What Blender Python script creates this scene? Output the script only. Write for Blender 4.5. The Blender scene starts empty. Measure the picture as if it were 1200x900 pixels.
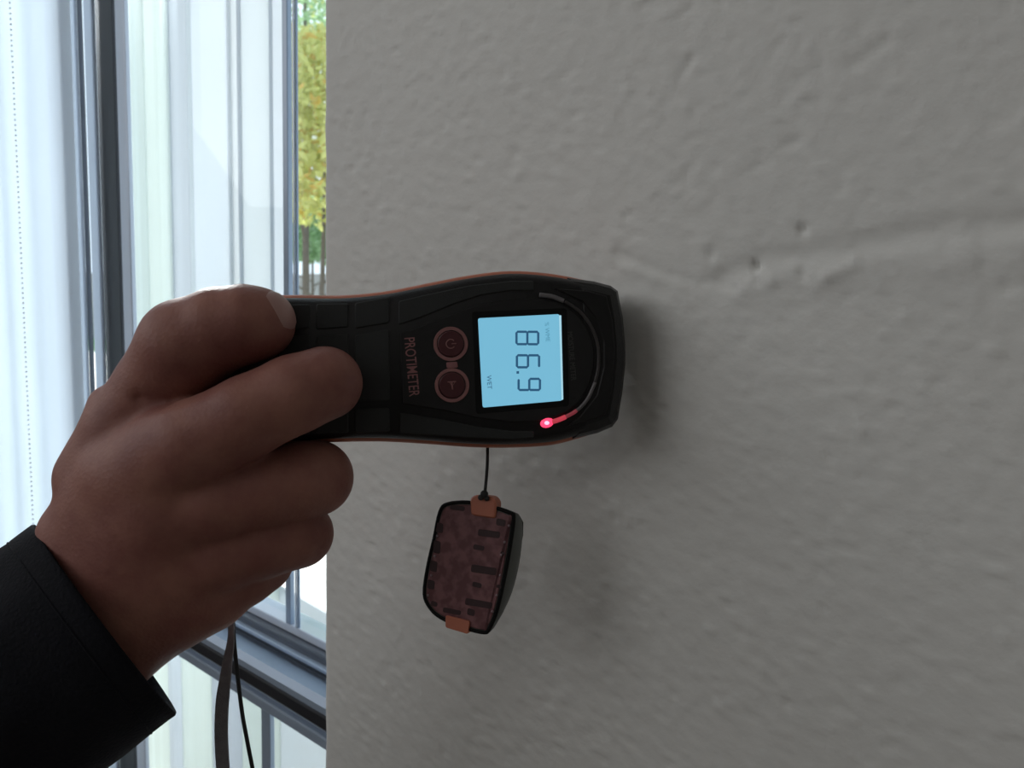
import bpy, bmesh, math, random
import numpy as np
from mathutils import Vector, Matrix, noise

random.seed(4)
S = bpy.context.scene
COL = S.collection
F = 900.0                     # focal length in pixels of the 1200x900 frame
R = math.radians

# ------------------------------------------------------------------ camera
CAM_Y, CAM_Z = -0.2265, 1.45
cd = bpy.data.cameras.new('camera'); cam = bpy.data.objects.new('camera', cd); COL.objects.link(cam)
cd.sensor_width = 36; cd.lens = 36 * F / 1200; cd.clip_start = 0.01; cd.clip_end = 200
cd.dof.use_dof = True; cd.dof.focus_distance = 0.245; cd.dof.aperture_fstop = 27
M = Matrix.Translation((0, CAM_Y, CAM_Z)) @ Matrix.Rotation(R(39.5), 4, 'Z') @ Matrix.Rotation(R(90 - 6.5), 4, 'X') @ Matrix.Rotation(R(1.56), 4, 'Z')
cam.matrix_world = M
S.camera = cam

# ------------------------------------------------------------------ sky, sun, room light, exposure
W = bpy.data.worlds.new('sky'); S.world = W; W.use_nodes = True
bg = W.node_tree.nodes['Background']; bg.inputs[0].default_value = (0.80, 0.90, 1.0, 1); bg.inputs[1].default_value = 1.5
sl = bpy.data.lights.new('sun', 'SUN'); sl.energy = 10.5; sl.angle = R(3); sl.color = (1, 0.98, 0.95)
sun = bpy.data.objects.new('sun', sl); COL.objects.link(sun)
sun.rotation_euler = Vector((-0.88, 0.38, 0.42)).to_track_quat('Z', 'Y').to_euler()   # from beyond the window wall, high up
def area(name, loc, target, sx, sy, power, color):
    l = bpy.data.lights.new(name, 'AREA'); l.shape = 'RECTANGLE'; l.size = sx; l.size_y = sy; l.energy = power; l.color = color
    o = bpy.data.objects.new(name, l); COL.objects.link(o); o.location = loc
    o.rotation_euler = (Vector(loc) - Vector(target)).to_track_quat('Z', 'Y').to_euler()
    return o
area('upper_left_fill', (-1.15, -1.2, 2.42), (0, 0, 1.4), 2.4, 1.7, 21.0, (0.985, 0.99, 1.0))  # area light added high on the left; no side window is built
area('ceiling_fill', (0.4, -1.4, 2.5), (0.1, -0.9, 0), 0.9, 0.9, 1.5, (1.0, 0.95, 0.9))  # weak area light added below the ceiling; no lamp fitting is modelled
S.view_settings.view_transform = 'Standard'; S.view_settings.look = 'None'
S.view_settings.exposure = 0.0; S.view_settings.gamma = 1.0; S.view_settings.use_curve_mapping = False

# ------------------------------------------------------------------ measuring helpers
def C(px, py, d):             # camera-frame point of a picture direction at depth d
    return Vector(((px - 600) / F * d, -(py - 450) / F * d, -d))
def P(px, py, d): return M @ C(px, py, d)
def HIT(px, py, y):           # where that direction meets the plane y
    o = M.translation; v = (M @ C(px, py, 1.0)) - o
    return o + v * ((y - o.y) / v.y)

# ------------------------------------------------------------------ materials
def mat(name, color, rough=0.6, metal=0.0, spec=0.5, nscale=0, namp=0.0, bump=0.0, bscale=200, emit=None, estr=1.0, coat=0.0, sss=0.0):
    m = bpy.data.materials.new(name); m.use_nodes = True
    nt = m.node_tree; b = nt.nodes['Principled BSDF']
    b.inputs['Base Color'].default_value = (*color, 1)
    b.inputs['Roughness'].default_value = rough; b.inputs['Metallic'].default_value = metal
    b.inputs['Specular IOR Level'].default_value = spec
    b.inputs['Coat Weight'].default_value = coat
    if sss:
        b.inputs['Subsurface Weight'].default_value = sss; b.inputs['Subsurface Scale'].default_value = 0.004
        b.inputs['Subsurface Radius'].default_value = (1, .35, .2)
    tc = nt.nodes.new('ShaderNodeTexCoord')
    if nscale:
        n = nt.nodes.new('ShaderNodeTexNoise'); n.inputs['Scale'].default_value = nscale; n.inputs['Detail'].default_value = 5
        nt.links.new(tc.outputs['Object'], n.inputs['Vector'])
        mx = nt.nodes.new('ShaderNodeMixRGB'); nt.links.new(n.outputs['Fac'], mx.inputs[0])
        mx.inputs[1].default_value = (*[c * (1 - namp) for c in color], 1)
        mx.inputs[2].default_value = (*[min(1, c * (1 + namp)) for c in color], 1)
        nt.links.new(mx.outputs[0], b.inputs['Base Color'])
    if bump:
        n2 = nt.nodes.new('ShaderNodeTexNoise'); n2.inputs['Scale'].default_value = bscale; n2.inputs['Detail'].default_value = 4
        nt.links.new(tc.outputs['Object'], n2.inputs['Vector'])
        bp = nt.nodes.new('ShaderNodeBump'); bp.inputs['Strength'].default_value = bump; bp.inputs['Distance'].default_value = 0.001
        nt.links.new(n2.outputs['Fac'], bp.inputs['Height']); nt.links.new(bp.outputs[0], b.inputs['Normal'])
    if emit:
        b.inputs['Emission Color'].default_value = (*emit, 1); b.inputs['Emission Strength'].default_value = estr
    return m
def translucent(name, color, f=0.5):
    m = bpy.data.materials.new(name); m.use_nodes = True; nt = m.node_tree
    nt.nodes.remove(nt.nodes['Principled BSDF']); out = nt.nodes['Material Output']
    a = nt.nodes.new('ShaderNodeBsdfDiffuse'); b = nt.nodes.new('ShaderNodeBsdfTranslucent'); mx = nt.nodes.new('ShaderNodeMixShader')
    n = nt.nodes.new('ShaderNodeTexNoise'); n.inputs['Scale'].default_value = 6; tc = nt.nodes.new('ShaderNodeTexCoord')
    nt.links.new(tc.outputs['Object'], n.inputs['Vector'])
    cr = nt.nodes.new('ShaderNodeMixRGB'); cr.inputs[1].default_value = (*[c * .93 for c in color], 1); cr.inputs[2].default_value = (*color, 1)
    nt.links.new(n.outputs['Fac'], cr.inputs[0])
    nt.links.new(cr.outputs[0], a.inputs[0]); nt.links.new(cr.outputs[0], b.inputs[0])
    mx.inputs[0].default_value = f
    nt.links.new(a.outputs[0], mx.inputs[1]); nt.links.new(b.outputs[0], mx.inputs[2]); nt.links.new(mx.outputs[0], out.inputs[0])
    return m
def glass():
    m = bpy.data.materials.new('window_glass'); m.use_nodes = True; nt = m.node_tree
    nt.nodes.remove(nt.nodes['Principled BSDF']); out = nt.nodes['Material Output']
    a = nt.nodes.new('ShaderNodeBsdfTransparent'); a.inputs[0].default_value = (0.95, 0.98, 0.985, 1)
    g = nt.nodes.new('ShaderNodeBsdfGlossy'); g.inputs['Roughness'].default_value = 0.02
    lw = nt.nodes.new('ShaderNodeLayerWeight'); pw = nt.nodes.new('ShaderNodeMath'); pw.operation = 'POWER'; pw.inputs[1].default_value = 5
    fr = nt.nodes.new('ShaderNodeMath'); fr.operation = 'MULTIPLY_ADD'; fr.inputs[1].default_value = .45; fr.inputs[2].default_value = .02
    lw.inputs[0].default_value = .5
    nt.links.new(lw.outputs['Facing'], pw.inputs[0]); nt.links.new(pw.outputs[0], fr.inputs[0])
    mx = nt.nodes.new('ShaderNodeMixShader')
    nt.links.new(fr.outputs[0], mx.inputs[0]); nt.links.new(a.outputs[0], mx.inputs[1]); nt.links.new(g.outputs[0], mx.inputs[2])
    nt.links.new(mx.outputs[0], out.inputs[0]); return m
def plaster():
    m = mat('painted_plaster', (0.62, 0.605, 0.57), 0.62, spec=0.35)
    nt = m.node_tree; b = nt.nodes['Principled BSDF']; tc = nt.nodes.new('ShaderNodeTexCoord')
    n = nt.nodes.new('ShaderNodeTexNoise'); n.inputs['Scale'].default_value = 9; n.inputs['Detail'].default_value = 6
    mx = nt.nodes.new('ShaderNodeMixRGB'); mx.inputs[1].default_value = (0.69, 0.685, 0.655, 1); mx.inputs[2].default_value = (0.735, 0.73, 0.70, 1)
    nt.links.new(tc.outputs['Object'], n.inputs[0]); nt.links.new(n.outputs['Fac'], mx.inputs[0]); nt.links.new(mx.outputs[0], b.inputs['Base Color'])
    n2 = nt.nodes.new('ShaderNodeTexNoise'); n2.inputs['Scale'].default_value = 420; n2.inputs['Detail'].default_value = 3
    bp = nt.nodes.new('ShaderNodeBump'); bp.inputs['Strength'].default_value = 0.35; bp.inputs['Distance'].default_value = 0.0004
    nt.links.new(tc.outputs['Object'], n2.inputs[0]); nt.links.new(n2.outputs['Fac'], bp.inputs['Height']); nt.links.new(bp.outputs[0], b.inputs['Normal'])
    return m
def skin():
    m = mat('skin', (0.30, 0.155, 0.125), 0.55, spec=0.35, sss=0.08)
    nt = m.node_tree; b = nt.nodes['Principled BSDF']; tc = nt.nodes.new('ShaderNodeTexCoord')
    n = nt.nodes.new('ShaderNodeTexNoise'); n.inputs['Scale'].default_value = 55; n.inputs['Detail'].default_value = 7; n.inputs['Roughness'].default_value = .6
    cr = nt.nodes.new('ShaderNodeValToRGB')
    cr.color_ramp.elements[0].position = .3; cr.color_ramp.elements[0].color = (0.215, 0.078, 0.066, 1)
    cr.color_ramp.elements[1].position = .7; cr.color_ramp.elements[1].color = (0.36, 0.165, 0.125, 1)
    nt.links.new(tc.outputs['Object'], n.inputs[0]); nt.links.new(n.outputs['Fac'], cr.inputs[0]); nt.links.new(cr.outputs[0], b.inputs['Base Color'])
    n2 = nt.nodes.new('ShaderNodeTexVoronoi'); n2.inputs['Scale'].default_value = 900
    n3 = nt.nodes.new('ShaderNodeTexNoise'); n3.inputs['Scale'].default_value = 260; n3.inputs['Detail'].default_value = 5
    ad = nt.nodes.new('ShaderNodeMath'); ad.operation = 'ADD'
    bp = nt.nodes.new('ShaderNodeBump'); bp.inputs['Strength'].default_value = 0.3; bp.inputs['Distance'].default_value = 0.00025
    nt.links.new(tc.outputs['Object'], n2.inputs['Vector']); nt.links.new(tc.outputs['Object'], n3.inputs['Vector'])
    nt.links.new(n2.outputs['Distance'], ad.inputs[0]); nt.links.new(n3.outputs['Fac'], ad.inputs[1])
    nt.links.new(ad.outputs[0], bp.inputs['Height']); nt.links.new(bp.outputs[0], b.inputs['Normal'])
    return m
def maroon_print():
    m = mat('maroon_foam', (0.2, 0.06, 0.07), 0.5)
    nt = m.node_tree; b = nt.nodes['Principled BSDF']; tc = nt.nodes.new('ShaderNodeTexCoord')
    n = nt.nodes.new('ShaderNodeTexNoise'); n.inputs['Scale'].default_value = 260; n.inputs['Detail'].default_value = 2
    cr = nt.nodes.new('ShaderNodeValToRGB')
    cr.color_ramp.elements[0].position = .42; cr.color_ramp.elements[0].color = (0.13, 0.045, 0.05, 1)
    cr.color_ramp.elements[1].position = .6; cr.color_ramp.elements[1].color = (0.22, 0.095, 0.10, 1)
    nt.links.new(tc.outputs['Object'], n.inputs[0]); nt.links.new(n.outputs['Fac'], cr.inputs[0]); nt.links.new(cr.outputs[0], b.inputs['Base Color'])
    return m

MT = {}
MT['plaster'] = plaster(); MT['skin'] = skin(); MT['glass'] = glass()
MT['alu'] = mat('grey_blue_frame_paint', (0.33, 0.40, 0.50), 0.32, metal=0.25, nscale=30, namp=.06)
MT['alu_light'] = mat('pale_frame_paint', (0.62, 0.68, 0.78), 0.25, metal=0.2, nscale=30, namp=.05)
MT['alu_dark'] = mat('dark_frame_paint', (0.07, 0.085, 0.11), 0.35, nscale=30, namp=.1)
MT['gasket'] = mat('black_gasket', (0.012, 0.013, 0.018), 0.5, nscale=60, namp=.2)
MT['black'] = mat('black_plastic', (0.009, 0.009, 0.0095), 0.42, spec=.35, nscale=300, namp=.15, bump=.15, bscale=1500)
MT['rubber'] = mat('charcoal_rubber', (0.021, 0.023, 0.023), 0.6, spec=.4, nscale=300, namp=.1, bump=.2, bscale=2500)
MT['panelp'] = mat('front_panel_plastic', (0.014, 0.014, 0.0145), 0.4, spec=.35, nscale=300, namp=.1, bump=.1, bscale=2500)
MT['gap'] = mat('bezel_rim_black', (0.006, 0.006, 0.006), 0.7, spec=.2, nscale=200, namp=.1)  # plain black of the display bezel and the cap rim
MT['orange'] = mat('orange_plastic', (0.52, 0.17, 0.10), 0.45, nscale=200, namp=.08)
MT['ring'] = mat('maroon_button_ring', (0.29, 0.13, 0.125), 0.5, nscale=300, namp=.1)
MT['button'] = mat('maroon_button', (0.07, 0.012, 0.016), 0.5, nscale=300, namp=.1)
MT['print'] = mat('dull_red_print', (0.29, 0.125, 0.125), 0.6, nscale=400, namp=.25)
MT['print_grey'] = mat('grey_print', (0.055, 0.055, 0.052), 0.6, nscale=400, namp=.2)
MT['lcd'] = mat('backlit_display', (0.05, 0.08, 0.09), 0.3, nscale=40, namp=.1, emit=(0.175, 0.475, 0.655), estr=1.0)
MT['lcd_edge'] = mat('display_edge', (0.3, 0.45, 0.5), 0.3, nscale=40, namp=.1, emit=(0.34, 0.60, 0.72), estr=1.0)
MT['segment'] = mat('display_segment', (0.02, 0.05, 0.09), 0.4, nscale=40, namp=.1, emit=(0.02, 0.085, 0.17), estr=1.0)
MT['segment_faint'] = mat('display_faint_print', (0.05, 0.1, 0.14), 0.4, nscale=40, namp=.1, emit=(0.06, 0.24, 0.36), estr=1.0)
MT['guide'] = mat('grey_light_guide', (0.16, 0.15, 0.155), 0.3, nscale=100, namp=.3)
MT['guide_dark'] = mat('dark_light_guide', (0.045, 0.040, 0.040), 0.3, nscale=100, namp=.3)
MT['guide_red'] = mat('red_lit_light_guide', (0.3, 0.05, 0.06), 0.3, nscale=100, namp=.2, emit=(0.75, 0.06, 0.10), estr=0.55)
MT['guide_red_dim'] = mat('dim_red_light_guide', (0.25, 0.08, 0.09), 0.3, nscale=100, namp=.2, emit=(0.5, 0.06, 0.09), estr=0.25)
MT['led'] = mat('red_led', (0.6, 0.1, 0.1), 0.3, nscale=100, namp=.1, emit=(1.0, 0.045, 0.13), estr=1.6)
MT['led_core'] = mat('red_led_core', (0.9, 0.5, 0.5), 0.3, nscale=100, namp=.1, emit=(1.0, 0.30, 0.42), estr=2.2)
MT['cloth'] = mat('black_jacket_cloth', (0.007, 0.0075, 0.011), 0.9, spec=.2, nscale=60, namp=.2, bump=.5, bscale=900)
MT['maroon'] = maroon_print()
MT['maroon_dark'] = mat('dark_maroon', (0.035, 0.012, 0.014), 0.5, nscale=300, namp=.2)
MT['capside'] = mat('grey_green_shell', (0.085, 0.093, 0.083), 0.5, nscale=120, namp=.12)
MT['cord'] = mat('black_cord', (0.02, 0.02, 0.02), 0.7, nscale=900, namp=.3)
MT['strap'] = mat('grey_webbing', (0.27, 0.27, 0.29), 0.8, nscale=500, namp=.3, bump=.6, bscale=2500)
MT['nail'] = mat('fingernail', (0.42, 0.24, 0.21), 0.35, nscale=80, namp=.06)
MT['white_t'] = translucent('white_panel', (0.90, 0.92, 0.93), .55)
MT['shade'] = translucent('pale_blue_shade', (0.86, 0.915, 0.97), .72)
MT['bead'] = translucent('pale_bead', (0.93, 0.93, 0.95), .6)
MT['white'] = mat('white_plastic', (0.8, 0.81, 0.83), 0.4, nscale=30, namp=.03)
MT['leaf'] = translucent('leaf_green', (0.38, 0.55, 0.32), .5)
MT['leaf_y'] = translucent('leaf_yellow', (0.66, 0.68, 0.26), .5)
MT['leaf_o'] = translucent('leaf_orange', (0.70, 0.50, 0.14), .5)
MT['bark'] = mat('bark', (0.12, 0.10, 0.08), 0.9, nscale=20, namp=.3)
MT['paving'] = mat('pale_paving', (0.72, 0.70, 0.66), 0.8, nscale=2, namp=.1)
MT['grass'] = mat('grass', (0.15, 0.33, 0.08), 0.9, nscale=5, namp=.4)
MT['stone'] = mat('grey_garden_wall', (0.34, 0.33, 0.33), 0.9, nscale=4, namp=.25)
MT['floor'] = mat('brown_floor', (0.18, 0.13, 0.10), 0.5, nscale=3, namp=.2)
MT['paint'] = mat('room_paint', (0.42, 0.40, 0.37), 0.8, nscale=3, namp=.04)
MT['ceil'] = mat('ceiling_paint', (0.6, 0.59, 0.57), 0.8, nscale=3, namp=.03)

# ------------------------------------------------------------------ object helpers
def link(name, me, m, parent=None, smooth=False):
    o = bpy.data.objects.new(name, me); COL.objects.link(o)
    for k in (m if isinstance(m, (list, tuple)) else [m]): me.materials.append(k)
    if parent is not None: o.parent = parent
    if smooth:
        for p in me.polygons: p.use_smooth = True
    return o
def obj(name, bm, m, parent=None, smooth=False):
    me = bpy.data.meshes.new(name); bmesh.ops.recalc_face_normals(bm, faces=bm.faces); bm.to_mesh(me); bm.free()
    return link(name, me, m, parent, smooth)
def empty(name, mw=None, loc=None):
    o = bpy.data.objects.new(name, None); COL.objects.link(o); o.empty_display_size = .02
    if mw is not None: o.matrix_world = mw
    if loc is not None: o.location = loc
    return o
def tag(o, label, cat, group=None, kind=None):
    o['label'] = label; o['category'] = cat
    if group: o['group'] = group
    if kind: o['kind'] = kind
    return o
def struct(o): o['kind'] = 'structure'; return o
def box(bm, lo, hi, bev=0.0):
    r = bmesh.ops.create_cube(bm, size=1)
    for v in r['verts']:
        v.co = Vector([lo[i] + (v.co[i] + .5) * (hi[i] - lo[i]) for i in range(3)])
    if bev:
        es = {e for v in r['verts'] for e in v.link_edges}
        bmesh.ops.bevel(bm, geom=list(es), offset=bev, segments=2, affect='EDGES', profile=.5)
def offset_poly(pts, d):      # shrink (d>0) a counter-clockwise outline
    n = len(pts); out = []
    for i in range(n):
        a, b, c = Vector(pts[i - 1]), Vector(pts[i]), Vector(pts[(i + 1) % n])
        e1 = (b - a).normalized(); e2 = (c - b).normalized()
        n1 = Vector((-e1.y, e1.x)); n2 = Vector((-e2.y, e2.x)); s = n1 + n2
        if s.length < 1e-6: s = n1
        s.normalize(); k = max(.5, s.dot(n1)); out.append((b.x + s.x * d / k, b.y + s.y * d / k))
    return out
def ccw(pts):
    a = sum(pts[i - 1][0] * pts[i][1] - pts[i][0] * pts[i - 1][1] for i in range(len(pts)))
    return list(pts) if a > 0 else list(reversed(pts))
def layered(bm, pts, layers, flat=True):   # layers (inset, z) from the bottom to the top
    pts = ccw(pts); rings = []
    for ins, z in layers:
        rings.append([bm.verts.new((x, y, z)) for x, y in offset_poly(pts, ins)])
    n = len(pts)
    for a, b in zip(rings, rings[1:]):
        for i in range(n): bm.faces.new((a[i], a[(i + 1) % n], b[(i + 1) % n], b[i]))
    bm.faces.new(list(reversed(rings[0]))); bm.faces.new(rings[-1])
def round_poly(pts, rad, seg=5):
    out = []; n = len(pts)
    for i in range(n):
        a, b, c = Vector(pts[i - 1]), Vector(pts[i]), Vector(pts[(i + 1) % n])
        r = rad[i] if isinstance(rad, (list, tuple)) else rad
        r1 = min(r, (a - b).length * .45, (c - b).length * .45)
        p0 = b + (a - b).normalized() * r1; p2 = b + (c - b).normalized() * r1
        for k in range(seg + 1):
            t = k / seg; q = (1 - t) ** 2 * p0 + 2 * t * (1 - t) * b + t * t * p2; out.append((q.x, q.y))
    return out
def catmull(pts, per=8, closed=False):
    out = []; n = len(pts)
    for i in range(n if closed else n - 1):
        if closed: p = [Vector(pts[(i + k) % n]) for k in (-1, 0, 1, 2)]
        else: p = [Vector(pts[max(0, min(n - 1, i + k))]) for k in (-1, 0, 1, 2)]
        for k in range(per):
            t = k / per
            q = .5 * (2 * p[1] + (p[2] - p[0]) * t + (2 * p[0] - 5 * p[1] + 4 * p[2] - p[3]) * t * t + (3 * p[1] - p[0] - 3 * p[2] + p[3]) * t ** 3)
            out.append(tuple(q))
    if not closed: out.append(tuple(pts[-1]))
    return out
def tube(bm, pts, rad, seg=10, flat=1.0, up=Vector((0, 0, 1))):
    pts = [Vector(p) for p in pts]; rings = []
    for i, p in enumerate(pts):
        t = (pts[min(i + 1, len(pts) - 1)] - pts[max(i - 1, 0)]).normalized()
        a = t.cross(up)
        if a.length < 1e-4: a = t.cross(Vector((1, 0, 0)))
        a.normalize(); b = a.cross(t); r = rad[i] if isinstance(rad, (list, tuple)) else rad
        rings.append([bm.verts.new(p + a * math.cos(q) * r + b * math.sin(q) * r * flat) for q in [2 * math.pi * k / seg for k in range(seg)]])
    for a, b in zip(rings, rings[1:]):
        for i in range(seg): bm.faces.new((a[i], a[(i + 1) % seg], b[(i + 1) % seg], b[i]))
    bm.faces.new(list(reversed(rings[0]))); bm.faces.new(rings[-1])

# ================================================================== THE ROOM
EDGE = HIT(378, 450, 0.0).x            # corner of the wall at the window opening
WL, WB, WT = -1.75, 0.78, 2.25         # window opening: left, bottom, top
TH = 0.13                              # wall thickness
XR, XLW, YB, ZC = 1.5, -2.1, -2.6, 2.55

# plaster relief: specific marks seen on the wall, measured on its face
marks = []
def mark_line(pix, width, depth):
    marks.append(([HIT(x, y, 0.0) for x, y in pix], width, depth))
mark_line([(722, 296), (745, 308), (775, 320), (800, 328), (835, 330), (862, 338)], .0013, -.0010)
mark_line([(745, 314), (780, 328), (800, 334)], .0020, .0007)
mark_line([(850, 322), (900, 305), (960, 297), (1030, 286), (1100, 272), (1210, 260)], .0034, -.0015)
mark_line([(870, 335), (920, 322), (990, 312), (1060, 300), (1210, 285)], .0060, .0008)
mark_line([(968, 322), (985, 318), (1003, 308)], .0016, .0012)
mark_line([(1000, 75), (1020, 62), (1040, 48)], .0014, -.0008)
mark_line([(907, 57), (920, 48)], .0012, -.0006)
mark_line([(792, 22), (812, 8)], .0012, -.0007)
mark_line([(796, 92), (812, 68)], .0012, -.0006)
mark_line([(940, 90), (965, 78)], .0014, -.0006)
mark_line([(918, 170), (935, 165)], .0013, -.0009)
mark_line([(882, 196), (902, 190)], .0011, -.0006)
mark_line([(732, 254), (745, 246)], .0009, -.0009)
pits = [(885, 312, .0012, -.0030), (940, 269, .0012, -.0024), (890, 277, .0007, -.0013), (832, 300, .0010, -.0012), (940, 323, .0010, -.0014),
        (888, 330, .0012, -.0008), (548, 200, .0009, -.0008), (560, 92, .0009, -.0006), (430, 262, .0010, -.0009), (1010, 505, .0018, .0009), (905, 330, .002, .0008)]
pits = [(HIT(x, y, 0.0), w, d) for x, y, w, d in pits]
def relief(x, z):
    v = Vector((x, z, 0))
    h = 0.00026 * noise.fractal(Vector((x * 150 + z * 60, z * 190, 0)), 1.0, 2.0, 3)
    h += 0.0007 * noise.noise(Vector((x * 11, z * 14, 3)))
    c = noise.noise(Vector((x * 170 + z * 150, z * 330 - x * 80, 9)))
    if c > .28: h += (c - .28) * 0.0011
    if c < -.36: h += (c + .36) * 0.0016
    for pts, w, d in marks:
        if x < min(p.x for p in pts) - .02 or x > max(p.x for p in pts) + .02: continue
        best = 9
        for a, b in zip(pts, pts[1:]):
            ax, az, bx, bz = a.x, a.z, b.x, b.z
            l = (bx - ax) ** 2 + (bz - az) ** 2; t = max(0, min(1, ((x - ax) * (bx - ax) + (z - az) * (bz - az)) / l))
            q = math.hypot(x - ax - t * (bx - ax), z - az - t * (bz - az)); best = min(best, q)
        if best < 3 * w: h += d * math.exp(-(best / w) ** 2) * (0.65 + 0.7 * abs(noise.noise(Vector((x * 60, z * 60, 5)))))
    for p, w, d in pits:
        q = math.hypot(x - p.x, z - p.z)
        if q < 3 * w: h += d * math.exp(-(q / w) ** 2)
    return h
xf = HIT(712, 300, 0).x
xs = list(np.arange(EDGE + .004, xf - .001, .0016)) + list(np.arange(xf, 0.26, .0012)) + list(np.linspace(0.27, XR, 12))
zs = [0, .4, .8, 1.0, 1.1] + list(np.arange(1.14, 1.72, .0014)) + [1.75, 1.85, 2.1, 2.3, ZC]
bm = bmesh.new()
grid = []
NF = len(xs)
rnd = []                                # rounded corner then the reveal
for k in range(1, 5):
    a = math.pi / 2 * k / 4; rnd.append((EDGE + .004 - .004 * math.sin(a), .004 - .004 * math.cos(a)))
rnd += [(EDGE, .03), (EDGE, TH)]
prof = [(x, None) for x in reversed(xs)] + rnd
for z in zs:
    row = []
    for x, y in prof:
        if y is None:
            fade = min(1, max(0, (x - EDGE - .003) / .012))
            yy = -relief(x, z) * (.5 + .5 * fade) * min(1, max(0, (1.74 - z) / .03)) * min(1, max(0, (z - 1.11) / .03)) * min(1, max(0, (.27 - x) / .03))
            row.append(bm.verts.new((x, yy, z)))
        else:
            w = .0008 * noise.noise(Vector((0, z * 60, 7))) if y < .02 else 0
            row.append(bm.verts.new((x + w, y, z)))
    grid.append(row)
for a, b in zip(grid, grid[1:]):
    for i in range(len(prof) - 1): bm.faces.new((a[i], a[i + 1], b[i + 1], b[i]))
me = bpy.data.meshes.new('wall_front'); bm.to_mesh(me); bm.free()
wall = link('wall_front', me, MT['plaster'], smooth=True); struct(wall)
bm = bmesh.new()
box(bm, (EDGE - .0, .055, 0), (XR, TH, ZC))
box(bm, (WL, 0, 0), (EDGE, TH, WB)); box(bm, (WL, 0, WT), (EDGE, TH, ZC)); box(bm, (XLW, 0, 0), (WL, TH, ZC))
core = obj('wall_core', bm, MT['plaster'], wall)
def slab(name, lo, hi, m):
    b = bmesh.new(); box(b, lo, hi); return struct(obj(name, b, m))
slab('floor', (XLW, YB, -.1), (XR, TH, 0), MT['floor'])
slab('ceiling', (XLW, YB, ZC), (XR, TH, ZC + .1), MT['ceil'])
slab('wall_left', (XLW - .1, YB, 0), (XLW, TH, ZC), MT['paint'])
slab('wall_right', (XR, YB, 0), (XR + .1, TH, ZC), MT['paint'])
slab('wall_back', (XLW, YB - .1, 0), (XR, YB, ZC), MT['paint'])

# ================================================================== THE WINDOW
win = struct(empty('window_1', loc=(EDGE - .4, .07, WB)))
IW = Matrix.Translation(-win.location)
def wpart(name, lo, hi, m, bev=0.0, parent=None):
    b = bmesh.new(); box(b, lo, hi, bev); bmesh.ops.transform(b, matrix=IW, verts=b.verts)
    return obj(name, b, m, win if parent is None else parent)
YG = 0.080                              # glass plane
def vbar(name, p0, p1, y0, y1, z0, z1, m, ref=200, bev=.0012):
    x0, x1 = HIT(p0, ref, y0).x, HIT(p1, ref, y1).x
    return wpart(name, (x0, y0, z0), (x1, y1, z1), m, bev)
zsill = HIT(378, 745, .075).z           # top of the transom at the glass
zl_top = HIT(378, 797, .062).z
zl_front = HIT(378, 829, .030).z
zl_bot = HIT(378, 868, .030).z
x_l = HIT(150, 200, .062).x       # the transom butts against the tall stile
# transom, in its several profiles
wpart('transom_bead', (x_l, .070, zsill - .006), (EDGE - .001, .088, zsill), MT['alu_light'], .001)
wpart('transom_rail', (x_l, .064, zl_top), (EDGE - .001, .094, zsill - .006), MT['alu_dark'], .0015)
wpart('transom_lip', (x_l, .060, (zl_top + zsill) / 2 - .004), (EDGE - .001, .066, (zl_top + zsill) / 2 - .001), MT['alu'], .0008)
# sloping ledge: its top catches the light of the window
b = bmesh.new()
prof2 = [(.064, zl_top), (.034, zl_front + .003), (.030, zl_front), (.030, zl_bot + .006), (.036, zl_bot), (.094, zl_bot), (.094, zl_top)]
va = [b.verts.new((x_l, y, z)) for y, z in prof2]; vb = [b.verts.new((EDGE - .001, y, z)) for y, z in prof2]
n = len(prof2)
for i in range(n): b.faces.new((va[i], va[(i + 1) % n], vb[(i + 1) % n], vb[i]))
b.faces.new(va); b.faces.new(vb)
bmesh.ops.transform(b, matrix=IW, verts=b.verts)
ledge = obj('transom_ledge', b, MT['alu'], win)
wpart('transom_gasket', (x_l, .0285, zl_bot + .008), (EDGE - .001, .032, zl_front - .004), MT['gasket'], .001)
wpart('transom_foot', (x_l, .028, zl_bot - .003), (EDGE - .001, .05, zl_bot + .004), MT['alu'], .001)
# left stile and mullion of the upper sash, as several vertical profiles
zt = WT
vbar('stile_edge', 80, 97, .0560, .0590, WB + .03, zt, MT['alu_light'], bev=.001)
vbar('stile_seal', 96.5, 103, .0590, .0600, WB + .03, zt, MT['alu_dark'], bev=.0003)
vbar('stile_bead', 103, 118, .0570, .0605, WB + .03, zt, MT['alu_light'], bev=.0015)
vbar('stile_groove', 117, 141, .0620, .0650, WB + .03, zt, MT['gasket'], bev=.0005)
vbar('stile_cover', 139.5, 156, .0600, .0640, WB + .03, zt, MT['alu_light'], bev=.0008)
# right stile
vbar('mullion', 331, 343, .0700, .0740, zsill, zt, MT['alu'], bev=.0006)
vbar('mullion_bead', 343, 345.8, .0700, .0708, zsill, zt, MT['alu_light'], bev=.0002)
vbar('mullion_lip', 345.5, 350, .0710, .0725, zsill, zt, MT['alu'], bev=.0004)
# lower sash
vbar('lower_mullion', 306, 322, .070, .074, WB + .03, zl_bot, MT['alu'], ref=860, bev=.0006)
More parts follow.
